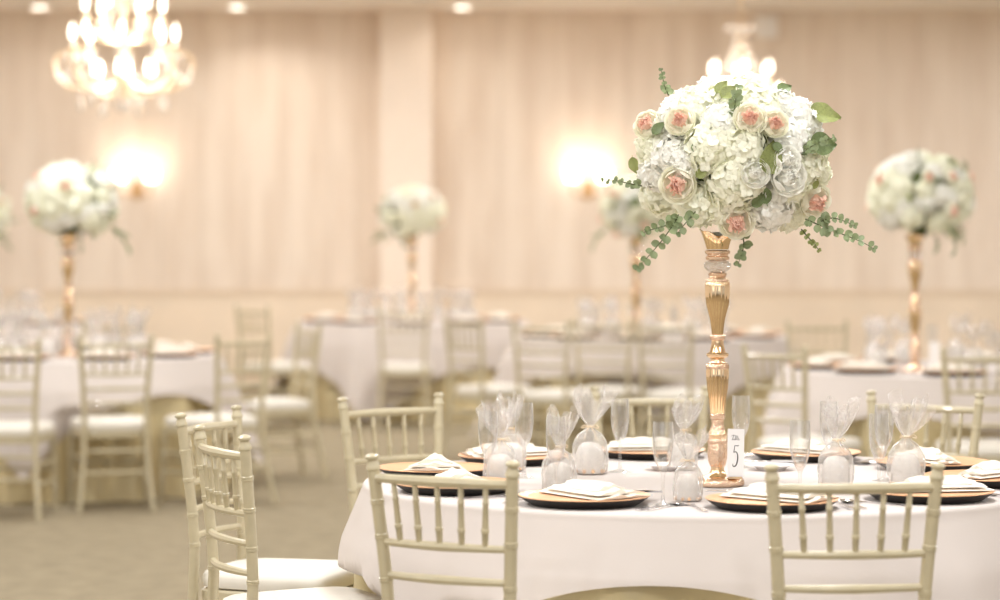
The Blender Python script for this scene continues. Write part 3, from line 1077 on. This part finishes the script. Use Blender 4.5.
BG_ = [(500, 484, 0.4, 0, 0.95, 'cellophane favor bag at far left, front one behind the left chair post'),
       (510, 471, 2.0, 1, 0.95, 'cellophane favor bag with upright frill between the two leftmost flutes'),
       (559, 493, 1.1, 2, 0.95, 'cellophane favor bag behind the front left charger, wrapped round a flute'),
       (590, 474, 0.0, 1, 1.05, 'cellophane favor bag with a clear domed body and tall frill, left of lone flute'),
       (688, 501, 3.2, 0, 0.80, 'cellophane favor bag standing against the left foot of the gold vase'),
       (683, 470, 0.7, 2, 0.9, 'blurred cellophane favor bag behind the vase on its left'),
       (836, 488, 0.9, 2, 1.0, 'cellophane favor bag behind the top rail of the right front chair'),
       (906, 487, 2.6, 0, 1.05, 'cellophane favor bag with a round white body beside the double flutes')]
for px_, py_, rz, k, sc_, lb in BG_:
    put(bags0[k], on_table(px_, py_, TZ), rz, lb, 'favor bag', 'cellophane favor bags on the nearest table', sc_)

for px_, py_, lb in [(586, 473, 'small white bread plate beside the domed cellophane bag'),
                     (583, 488, 'small white bread plate behind the middle of the front left charger'),
                     (627, 501, 'small white bread plate with a butter knife, left of the vase'),
                     (771, 470, 'small white bread plate with a butter knife, right of the number card'),
                     (738, 501, 'small white bread plate in front of the foot of the vase'),
                     (668, 470, 'small white bread plate behind the flute left of the vase')]:
    put(plate0, on_table(px_, py_, TZ), 0, lb, 'plate', 'bread plates on the nearest table', 0.92)
for px_, py_, lb in [(631, 499, 'butter knife lying on the plate left of the vase'), (771, 468, 'butter knife lying on the plate right of the number card'),
                     (738, 499, 'butter knife lying on the plate before the vase foot')]:
    q = on_table(px_, py_, TZ)
    q.z = TZ + 0.0178
    put(bknife0, q, R(80), lb, 'knife', 'butter knives on the bread plates')


# ------------------------------------------------------------------ gold vase
def make_vase():
    c = thing('candlestick_vase', (0, 0, 0))
    s = 378.0
    yb = 488.0

    def prof(rows):
        return [(w / 2 / s, (yb - y) / s) for y, w in rows]

    def part(name, rows, m, fl=0, amp=0.0, seg=64, mtx=None):
        b = MB()
        b.lathe(prof(rows)[::1], seg, 0, mtx, (lambda a, i: 1 + amp * cos(fl * a)) if fl else None)
        return b.build(name, m, c, 50)
    part('base', [(488, 50), (486.5, 53), (483, 53), (480.5, 49), (479.5, 42), (478.5, 24)], M['gold_bead'], 30, 0.015, 90)
    part('foot_collar', [(479, 24), (476, 17), (472, 13), (468, 14)], M['gold'])
    part('lower_bulb', [(469, 14), (466, 16.5), (460, 19), (454, 19.5), (450, 19), (446, 18)], M['gold_bead'], 12, 0.04, 72)
    part('ring', [(446, 18), (445, 19.5), (442, 19.5), (440.5, 17)], M['gold_bead'], 24, 0.03, 96)
    part('ring', [(440.5, 17), (439, 19), (436, 19), (434, 16)], M['gold'])
    part('lower_neck', [(435, 16.5), (432, 14), (427, 12), (422, 12)], M['gold_bead'], 16, 0.04, 64)
    part('ring', [(422, 12), (421, 14.5), (417, 15), (415.5, 14)], M['gold_bead'], 20, 0.03, 80)
    part('lower_baluster', [(416, 14), (410, 15.5), (400, 17.5), (390, 20.5), (380, 22), (374, 22.3), (371, 21.5)], M['gold'], 18, 0.034, 108)
    part('ring', [(371.5, 21.5), (370, 22.5), (367, 22.5), (365.5, 19)], M['gold_bead'], 24, 0.03, 96)
    part('waist', [(366, 18), (364, 14), (361, 14.5), (359.5, 20), (357.5, 22.5), (356, 22), (354.5, 16), (350, 14), (346, 12.5), (343, 12)], M['gold'])
    part('ring', [(343, 12), (342, 14.5), (338, 14.5), (336.5, 11.5)], M['gold_bead'], 20, 0.03, 80)
    part('upper_baluster', [(337, 11), (330, 12.5), (322, 14.5), (314, 18.5), (306, 22.5), (298, 24), (290, 24.3), (286, 24), (284, 22)], M['gold'], 18, 0.03, 108)
    part('ring', [(284.5, 22), (283.5, 23), (281.5, 22), (280.5, 18), (279, 16), (277.5, 18), (276, 18), (275, 15)], M['gold_bead'], 24, 0.02, 96)
    b = MB()
    b.lathe(prof([(275.5, 10), (274, 18), (271.5, 24), (269, 27), (266, 27), (264, 23), (262.5, 14)]), 12)
    b.build('crystal_ball', M['crystal'], c, 10)
    part('ring', [(263, 16), (262, 23.5), (259.5, 23.5), (258.5, 20.5), (257, 20.5), (256, 24.5), (253.5, 25), (252.5, 22)], M['gold_bead'], 24, 0.015, 96)
    # scalloped trumpet mouth
    rows = prof([(253, 22), (248, 24.5), (243, 28), (239, 32), (235, 38), (234.6, 37), (239, 30), (243, 26), (248, 22)])
    wave = [0, 0, 0.1, 0.4, 1.0, 1.0, 0.4, 0.1, 0]
    v = MB()

    def mouth(u, w):
        i = round(w * 8)
        r, z = rows[i]
        a = 2 * pi * u
        return (r * cos(a), r * sin(a), z + wave[i] * 0.0125 * (0.8 * cos(2 * (a + pi / 2) + pi) + 0.3 * cos(6 * (a + pi / 2) + pi)) + 0.003)
    v.grid(mouth, 64, 8, 0, None, True)
    v.build('trumpet_mouth', M['gold'], c, 60)
    b = MB()
    b.lathe([(0.028, (yb - 249) / s), (0.0335, (yb - 241) / s), (0.040, (yb - 236.5) / s), (0.030, (yb - 235) / s), (0.001, (yb - 234.5) / s)], 32)
    b.build('mouth_lining', M['napkin'], c)
    return c


VP = Vector((PX(717.5, F / 378), F / 378, TZ))
vase0 = make_vase()
spawn(vase0, True, VP, 0, 'tall rose-gold baluster vase with crystal knop, nearest of all', 'vase', 'gold candlestick vases')


# ------------------------------------------------------------------ flowers
def petal_grid(m, L, W, cup, curl, mtx, mi=0, nu=3, nv=4, ruffle=0.0, ph=0.0):
    def fn(u, v):
        a = 2 * u - 1
        w = W * (sin(pi * (0.12 + 0.80 * v)) ** 0.75)
        return (a * w, L * v, cup * (a * a) * W + curl * L * (v * v) + ruffle * sin(6 * u * pi + ph) * v)
    m.grid(fn, nu, nv, mi, mtx)


def hydrangea_mesh(seed, m):
    """domed head of four-petalled florets, radius about 1"""
    rn = random.Random(seed)
    b = MB()
    n = 74
    for i in range(n):
        z = 1 - 1.45 * (i + 0.5) / n
        a = i * 2.39996 + rn.uniform(-.2, .2)
        r = sqrt(max(0, 1 - z * z))
        nrm = Vector((r * cos(a), r * sin(a), z))
        rad = 0.88 + rn.uniform(-0.06, 0.07)
        p = Vector((nrm.x, nrm.y, nrm.z * 0.85)) * rad
        tl = (nrm + Vector((rn.uniform(-.5, .5), rn.uniform(-.5, .5), rn.uniform(-.4, .4)))).normalized()
        q = tl.to_track_quat('Z', 'Y').to_matrix().to_4x4()
        spin = rn.uniform(0, 6.28)
        sz = rn.uniform(0.19, 0.25)
        for k in range(4):
            mt = Matrix.Translation(p) @ q @ Matrix.Rotation(spin + k * pi / 2, 4, 'Z') @ Matrix.Rotation(R(rn.uniform(4, 24)), 4, 'X')
            petal_grid(b, sz, sz * 0.56, -0.25, rn.uniform(-0.25, 0.12), mt, 0, 2, 3)
        b.ball(p + tl * 0.02, 0.022, 5, 3)
    # inner mass that keeps the head from being see-through
    b.ball((0, 0, 0), 0.74, 14, 8, 0, (1, 1, 0.85))
    return b.mesh('hydrangea', m, 0)


def rose_outer_mesh(seed, m):
    rn = random.Random(seed)
    b = MB()
    for ring, (cnt, op, L, W, r0) in enumerate([(5, 8, 0.98, 0.62, 0.50), (6, 24, 1.0, 0.66, 0.56), (7, 46, 1.0, 0.68, 0.58)]):
        for k in range(cnt):
            a = 2 * pi * (k + 0.5 * ring) / cnt + rn.uniform(-.1, .1)

            def fn(u, v, a=a, op=op, L=L, W=W, r0=r0):
                s = 2 * u - 1
                ang = a + s * (W * 1.05) * (sin(pi * (0.2 + 0.7 * v)) ** 0.6)
                bulge = sin(pi * (0.08 + 0.62 * v)) * (r0 + 0.18)
                rr = 0.10 + bulge * 0.95 + (v ** 3) * (op / 46) * 0.34
                z = -0.55 + L * v * (1.0 - 0.28 * (op / 46)) * 1.05 - 0.10 * s * s * v
                return (rr * cos(ang), rr * sin(ang), z)
            b.grid(fn, 6, 7)
    b.ball((0, 0, -0.25), 0.42, 12, 6)
    return b.mesh('rose', m, 60)


def rose_inner_mesh(seed, m):
    rn = random.Random(seed)
    b = MB()
    for i in range(26):
        rr = 0.44 * sqrt((i + 0.4) / 26)
        a = i * 2.39996
        p = Vector((rr * cos(a), rr * sin(a), 0.05))
        mt = Matrix.Translation(p) @ Matrix.Rotation(a + pi / 2 + rn.uniform(-.8, .8), 4, 'Z') @ Matrix.Rotation(R(82 - 10 * rr), 4, 'X')
        petal_grid(b, 0.40 + rn.uniform(-.06, .06), 0.20, rn.uniform(-0.9, 0.9), -0.08, mt, 0, 5, 4, 0.035, rn.uniform(0, 6))
    b.ball((0, 0, 0.0), 0.40, 12, 6, 0, (1, 1, 0.5))
    return b.mesh('inner_petals', m, 60)


def leaf_mesh(m, name='leaf'):
    b = MB()

    def fn(u, v):
        a = 2 * u - 1
        w = 0.36 * (sin(pi * v ** 0.8) ** 0.85) * (1 - 0.15 * v)
        return (a * w, v, 0.10 * abs(a) - 0.22 * v * v + 0.02 * sin(14 * v) * abs(a))
    b.grid(fn, 6, 12)
    b.tube([(0, -0.15, 0), (0, 0.0, 0), (0, 0.5, -0.055), (0, 0.97, -0.21)], [0.018, 0.016, 0.010, 0.004], 5)
    return b.mesh(name, m, 0)


def sprig_mesh(seed, pts, n, size, m_leaf, two=None):
    """stem with paired round leaves that shrink toward the tip"""
    rn = random.Random(seed)
    b = MB()
    path = smooth(pts, 24)
    b.tube(path, [0.0022 - 0.0014 * i / 24 for i in range(25)], 5, 1)
    for i in range(n):
        t = (i + 0.6) / n
        k = min(23, int(t * 24))
        t = min(0.99, max(0.02, t + rn.uniform(-.35, .35) / n))
        k = min(23, int(t * 24))
        p = path[k].lerp(path[k + 1], t * 24 - k)
        d = (path[k + 1] - path[k]).normalized()
        side = d.cross(Vector((0, -1, 0.2))).normalized()
        for sg in (-1, 1, -1 if i % 2 else 1):
            out = (side * sg * rn.uniform(0.5, 1.1) + d * rn.uniform(0.1, 0.9) + Vector((rn.uniform(-.45, .45), rn.uniform(-.8, .3), rn.uniform(-.45, .45)))).normalized()
            nrm = Vector((rn.uniform(-.5, .5), -1, rn.uniform(-.4, .6))).normalized()
            xax = out.cross(nrm).normalized()
            nrm = xax.cross(out).normalized()
            mt = Matrix((xax, out, nrm)).transposed().to_4x4()
            mt.translation = p
            sz = size * (1.25 - 0.62 * t) * rn.uniform(0.7, 1.15)

            def fn(u, v, sz=sz):
                a = 2 * u - 1
                w = 0.46 * sz * (sin(pi * min(1, 0.04 + v * 0.94)) ** 0.6)
                return (a * w, sz * v, 0.10 * sz * (a * a) - 0.1 * sz * v * v)
            b.grid(fn, 4, 5, 0, mt)
    return b.mesh('eucalyptus_sprig', [m_leaf, M['stem']], 0)


HY = [hydrangea_mesh(1, M['hyd_cream']), hydrangea_mesh(2, M['hyd_cream']), hydrangea_mesh(3, M['hyd_white']), hydrangea_mesh(4, M['hyd_white'])]
RO = [rose_outer_mesh(1, M['rose_out']), rose_outer_mesh(2, M['rose_out'])]
RI = rose_inner_mesh(1, M['rose_in'])
WRO, WRI = rose_outer_mesh(3, M['hyd_white']), rose_inner_mesh(2, M['hyd_white'])
LF, LFD = leaf_mesh(M['leaf']), leaf_mesh(M['leaf_dark'])

AC = (732.0, 160.0)           # middle of the floral ball in the photograph
RXZ, RYD, RZU = 0.250, 0.240, 0.205
S0 = 378.0


def surf(px_, py_, k=1.0):
    """point on the ball's near side, in the ball's own space, and its outward normal"""
    x = (px_ - AC[0]) / S0
    z = (AC[1] - py_) / S0
    q = 1 - (x / RXZ) ** 2 - (z / RZU) ** 2
    y = -RYD * sqrt(max(q, 0.0))
    n = Vector((x / RXZ ** 2, y / RYD ** 2, z / RZU ** 2)).normalized()
    return Vector((x, y, z)) * 1.0, n


def place(name, me, parent, p, n, size, spin=0.0):
    o = link(name, me, parent)
    q = n.to_track_quat('Z', 'Y').to_matrix().to_4x4()
    mt = Matrix.Translation(p) @ q @ Matrix.Rotation(spin, 4, 'Z') @ Matrix.Scale(size, 4)
    o.matrix_local = mt
    return o


def make_flowers():
    c = thing('flower_arrangement', (0, 0, 0))
    mo = MB()
    mo.ball((0, 0, 0), 1.0, 24, 14, 0, (RXZ * 0.80, RYD * 0.80, RZU * 0.80))
    mo.lathe([(0.030, -0.205), (0.035, -0.16), (0.05, -0.12)], 16)
    mo.build('moss_ball', M['moss'], c)
    heads = [(688, 106, 27, 0), (753, 103, 29, 1), (722, 96, 24, 0), (668, 116, 24, 2), (713, 124, 22, 3), (803, 120, 29, 2), (780, 104, 22, 3), (660, 161, 24, 3),
             (699, 152, 30, 0), (737, 152, 28, 1), (727, 190, 34, 0), (652, 203, 28, 0), (690, 213, 30, 1), (769, 214, 33, 2), (789, 143, 24, 2), (808, 167, 27, 1),
             (822, 178, 20, 0), (644, 150, 22, 1), (790, 190, 24, 0), (646, 178, 22, 2), (714, 215, 22, 1), (797, 222, 22, 1), (760, 118, 20, 0), (676, 168, 20, 2)]
    rn = random.Random(5)
    for px_, py_, r, k in heads:
        p, n = surf(px_, py_)
        place('hydrangea', HY[k], c, p * (1 - 0.38 * r / S0 / 0.22), n, 0.93 * r / S0, rn.uniform(0, 6))
    # the far side
    for i in range(64):
        z = 1 - 1.72 * (i + 0.5) / 64
        a = i * 2.39996
        rr = sqrt(1 - z * z)
        n = Vector((rr * cos(a), rr * sin(a), z))
        if n.y < -0.05 or (i % 2 and n.y < 0.1):
            continue
        p = Vector((n.x * RXZ, n.y * RYD, n.z * RZU))
        place('hydrangea', HY[(0, 2, 1, 0, 3)[i % 5]], c, p * 0.80, n, 0.074, rn.uniform(0, 6))
    for px_, py_, r, vis in [(678, 129, 14.5, 0.55), (741, 128, 15.5, 0.5), (764, 132, 13.5, 0.5), (676, 187, 17.5, 0.3), (731, 221, 17, 0.3), (807, 202, 17, 0.35), (650, 131, 14, 0.8)]:
        p, n = surf(px_, py_)
        n2 = (n + Vector((0, -0.9, 0.1))).normalized()
        o = place('rose', RO[int(px_) % 2], c, p * 1.02 + n2 * 0.012, n2, r / S0 * 1.08, rn.uniform(0, 6))
        link('inner_petals', RI, o).location = (0, 0, 0.12)
    for a, z in ((40, 0.3), (95, -0.25), (140, 0.35), (85, 0.6)):
        n = Vector((cos(R(a)) * sqrt(1 - z * z), sin(R(a)) * sqrt(1 - z * z), z))
        o = place('rose', RO[0], c, Vector((n.x * RXZ, n.y * RYD, n.z * RZU)) * 1.02, n, 0.045, 1.0)
        link('inner_petals', RI, o).location = (0, 0, 0.12)
    for px_, py_, r in [(776, 181, 17), (775, 166, 13), (745, 178, 13)]:
        p, n = surf(px_, py_)
        n2 = (n + Vector((0.1, -0.5, 0.3))).normalized()
        o = place('white_rose', WRO, c, p * 1.02 + n2 * 0.012, n2, r / S0 * 1.12, rn.uniform(0, 6))
        link('inner_petals', WRI, o).location = (0, 0, 0.12)
    # leaves: root px, tip px, width factor
    for x0, y0, x1, y1, md, dk in [(712, 103, 722, 90, 0, 0), (716, 108, 730, 95, 1, 0), (757, 178, 764, 146, 1, 0), (800, 120, 834, 122, 1, 0), (797, 150, 828, 149, 0, 1), (771, 100, 786, 93, 0, 1),
                                   (692, 180, 702, 172, 1, 0), (758, 204, 752, 186, 0, 1), (744, 206, 756, 198, 0, 1), (654, 140, 664, 128, 0, 1), (762, 150, 772, 158, 0, 1), (637, 160, 640, 176, 1, 0), (804, 190, 808, 180, 1, 0), (689, 150, 694, 160, 0, 1)]:
        p, n = surf(x0, y0)
        q, n1 = surf(x1, y1)
        dz = (q - p)
        d = Vector((dz.x, 0.25 * dz.y - 0.01, dz.z))
        L = d.length
        yy = d.normalized()
        nn = (n + Vector((0.2, -0.8, 0.3))).normalized()
        xx = yy.cross(nn).normalized()
        zz = xx.cross(yy)
        o = link('leaf', LFD if dk else LF, c)
        mt = Matrix((xx, yy, zz)).transposed().to_4x4()
        sc_ = L * 1.02
        mt = mt @ Matrix.Diagonal((sc_ * 1.05, sc_, sc_, 1))
        mt.translation = p * 1.0 + n * 0.012
        o.matrix_local = mt
    # trailing eucalyptus: pixel polylines turned into sprays
    def sp(pl, dep, n, size, seed, m='euc'):
        pts = [((x - AC[0]) / S0, dy, (AC[1] - y) / S0) for (x, y), dy in zip(pl, dep)]
        link('eucalyptus_sprig', sprig_mesh(seed, pts, n, size, M[m]), c)
    sp([(640, 189), (628, 187), (614, 184), (600, 184)], (-0.08, -0.10, -0.10, -0.09), 7, 0.014, 11)
    sp([(674, 218), (668, 228), (655, 245), (642, 260), (631, 272)], (-0.17, -0.20, -0.22, -0.22, -0.21), 9, 0.023, 12)
    sp([(668, 226), (656, 230), (645, 233), (638, 236)], (-0.18, -0.21, -0.22, -0.22), 6, 0.018, 13)
    sp([(800, 222), (818, 230), (838, 238), (855, 245), (868, 252)], (-0.12, -0.14, -0.15, -0.15, -0.14), 9, 0.021, 14)
    sp([(812, 226), (824, 221), (836, 224), (848, 229)], (-0.13, -0.15, -0.16, -0.16), 7, 0.017, 15)
    sp([(797, 232), (803, 240), (809, 247), (813, 253)], (-0.10, -0.12, -0.13, -0.13), 6, 0.013, 16, 'leaf')
    sp([(668, 98), (664, 90), (662, 81), (660, 72)], (-0.02, -0.03, -0.03, -0.03), 6, 0.014, 17)
    sp([(728, 122), (727, 112), (729, 102), (731, 92)], (-0.20, -0.225, -0.225, -0.21), 5, 0.021, 18)
    sp([(740, 232), (741, 246), (739, 256), (735, 268)], (-0.06, -0.08, -0.08, -0.07), 5, 0.022, 19)
    sp([(790, 160), (800, 153), (812, 147), (824, 143)], (-0.17, -0.20, -0.20, -0.19), 7, 0.020, 20)
    sp([(690, 215), (680, 226), (672, 236)], (-0.19, -0.21, -0.21), 4, 0.022, 21)
    return c


VASES = []
fl0 = make_flowers()
FC = Vector(((AC[0] - 717.5) / S0, 0.0, (488 - AC[1]) / S0))     # ball centre above the vase foot


def floral(first, base, rz, label):
    rot = Matrix.Rotation(rz, 3, 'Z')
    return spawn(fl0, first, Vector(base) + Vector((0.02, 0, FC.z)) + rot @ Vector((FC.x - 0.02, 0, 0)) * 0.6 + (Vector((0.0, 0, 0)) if not first else (FC - Vector((0.02, 0, FC.z)) - Vector((FC.x - 0.02, 0, 0)) * 0.6)), rz, label, 'flower arrangement', 'hydrangea and rose balls on the tall vases')


floral(True, VP, 0, 'sharp round ball of white hydrangeas and peach-hearted roses on the nearest vase')
for (px_, s, rz, where) in [(68, 180.0, 2.3, 'the left table'), (412, 125.0, 4.1, 'the table before the pilaster'), (915, 203.0, 1.2, 'the right edge table'),
                            (636, 151.0, 5.2, 'the far middle table'), (-25, 128.0, 3.3, 'the table cut by the left picture edge')]:
    base = Vector((PX(px_, F / s), F / s, TZ))
    VASES.append(base)
    spawn(vase0, False, base, rz, 'blurred tall gold vase standing on ' + where, 'vase', 'gold candlestick vases')
    floral(False, base, rz, 'blurred hydrangea ball over ' + where)

# ------------------------------------------------------------------ number card
def stroke(m, pts, rad, mtx, ny=0.35):
    """inked stroke: flattened tube on the card face"""
    P = smooth(pts, max(8, len(pts) * 6))
    n = len(P)
    rr = [rad(i / (n - 1)) for i in range(n)]
    tmp = MB()
    tmp.tube([(q.x, 0, q.z) for q in P], rr, 6)
    for v in tmp.v:
        pass
    m.add([(x, y * 0.12, z) for x, y, z in tmp.v], tmp.f, 0, mtx)


def number_card(loc, rz, label):
    c = thing('table_number_card', loc, rz, label, 'table number card')
    H, W = 0.128, 0.046
    lean = Matrix.Rotation(R(-5), 4, 'X') @ Matrix.Rotation(R(1.5), 4, 'Y')
    b = MB()
    b.box((-W / 2 + 0.002, -0.0012, 0.0), (W / 2, 0.0012, H), 0, lean)
    b.build('card', M['card'], c)
    st = MB()
    st.box((-0.018, -0.006, -0.002), (0.018, 0.02, 0.003))
    st.box((-0.018, 0.004, 0.0), (0.018, 0.0065, 0.03), 0, lean)
    st.build('stand', M['gold'], c)
    k = MB()
    face = lean @ Matrix.Translation((0, -0.0016, 0))
    thick = lambda a, b_: (lambda t: a + (b_ - a) * sin(pi * t))
    # numeral 5
    stroke(k, [(0.0085, 0, 0.0845), (0.0045, 0, 0.0835), (-0.0015, 0, 0.0845)], lambda t: 0.0008 + 0.0006 * (1 - t), face)
    stroke(k, [(-0.0015, 0, 0.0845), (-0.0030, 0, 0.0750), (-0.0045, 0, 0.0655)], lambda t: 0.0009, face)
    stroke(k, [(-0.0045, 0, 0.0655), (0.0008, 0, 0.0680), (0.0055, 0, 0.0610), (0.0060, 0, 0.0480), (0.0030, 0, 0.0350), (-0.0025, 0, 0.0290), (-0.0065, 0, 0.0320), (-0.0062, 0, 0.0365)], thick(0.0007, 0.0018), face)
    k.build('numeral', M['ink'], c)
    w = MB()
    # script word above it
    stroke(w, [(-0.012, 0, 0.108), (-0.006, 0, 0.1115), (0.001, 0, 0.110)], lambda t: 0.0005, face)
    stroke(w, [(-0.005, 0, 0.111), (-0.007, 0, 0.104), (-0.0095, 0, 0.0985)], lambda t: 0.0006, face)
    stroke(w, [(-0.005, 0, 0.102), (-0.007, 0, 0.1005), (-0.0065, 0, 0.0985), (-0.0045, 0, 0.0995), (-0.0035, 0, 0.102), (-0.0035, 0, 0.099), (-0.002, 0, 0.099)], lambda t: 0.00045, face)
    stroke(w, [(-0.002, 0, 0.099), (0.0015, 0, 0.107), (0.0005, 0, 0.110), (-0.0008, 0, 0.106), (0.0, 0, 0.099), (0.002, 0, 0.1005), (0.001, 0, 0.103)], lambda t: 0.00045, face)
    stroke(w, [(0.002, 0, 0.1005), (0.0055, 0, 0.107), (0.005, 0, 0.110), (0.0035, 0, 0.106), (0.004, 0, 0.0995), (0.006, 0, 0.0995)], lambda t: 0.00045, face)
    stroke(w, [(0.006, 0, 0.0995), (0.0085, 0, 0.1025), (0.007, 0, 0.1035), (0.0065, 0, 0.1), (0.0085, 0, 0.0985), (0.0115, 0, 0.1015)], lambda t: 0.00045, face)
    w.build('script_word', M['ink'], c)
    return c


number_card((PX(735.0, 6.825), 6.825, TZ + 0.0255), R(3), 'small white card with a handwritten 5 propped on the vase foot')

# ------------------------------------------------------------------ settings on the other tables
ORD = ['leftmost', 'second from left', 'third from left', 'fourth from left', 'fifth from left', 'sixth from left', 'seventh from left', 'eighth from left', 'ninth from left', 'tenth from left']


def far_table(T, where, rot, seed):
    rn = random.Random(seed)
    rows = []
    for k in range(10):
        a = R(rot + 36 * k)
        rows.append((a, Vector((T[0] + 0.74 * cos(a), T[1] + 0.74 * sin(a), TZ)), Vector((T[0] + 0.47 * cos(a + 0.15), T[1] + 0.47 * sin(a + 0.15), TZ)), Vector((T[0] + 0.47 * cos(a - 0.2), T[1] + 0.47 * sin(a - 0.2), TZ))))

    def order(i):
        q = [(r[i].x / r[i].y, j) for j, r in enumerate(rows) if abs(r[i].x / r[i].y * F) < 512 and all((r[i] - v).length > 0.16 for v in VASES)]
        q.sort()
        return {j: ORD[n] for n, (_, j) in enumerate(q)}
    oc, ob, of = order(1), order(2), order(3)
    for j, (a, pc, pb, pf) in enumerate(rows):
        if j in oc:
            put(charger0, pc, 0, f'blurred gold charger, {oc[j]} on {where}', 'charger plate', 'charger plates on the far tables')
            put(napkin0, pc, a + pi / 2 + rn.uniform(-.4, .4), f'napkin on the {oc[j]} charger of {where}', 'napkin', 'napkins on the far tables')
        if j in ob:
            put(bags0[j % 3], pb, rn.uniform(0, 6), f'blurred cellophane bag, {ob[j]} on {where}', 'favor bag', 'favor bags on the far tables', 1.15)
        if j in of:
            put(flute0, pf, 0, f'blurred champagne flute, {of[j]} on {where}', 'champagne flute', 'champagne flutes on the far tables')


far_table(T2, 'the left table', 12, 21)
far_table(T3, 'the right edge table', 4, 22)
far_table(T4, 'the table before the pilaster', 20, 23)
far_table(T5, 'the far middle table', 8, 24)
far_table(T6, 'the table cut by the left picture edge', 0, 25)
number_card((PX(934, 12.6), 12.6, TZ + 0.002), R(3), 'x').name = 'table_card'
for o in [q for q in COL.objects if q.name == 'table_card']:
    for chd in list(o.children):
        if chd.name.split('.')[0] in ('numeral', 'script_word'):
            bpy.data.objects.remove(chd)
    o.scale = (1.2, 1.2, 1.2)
    tag(o, 'blurred pale upright card beside the vase of the right edge table', 'table card')
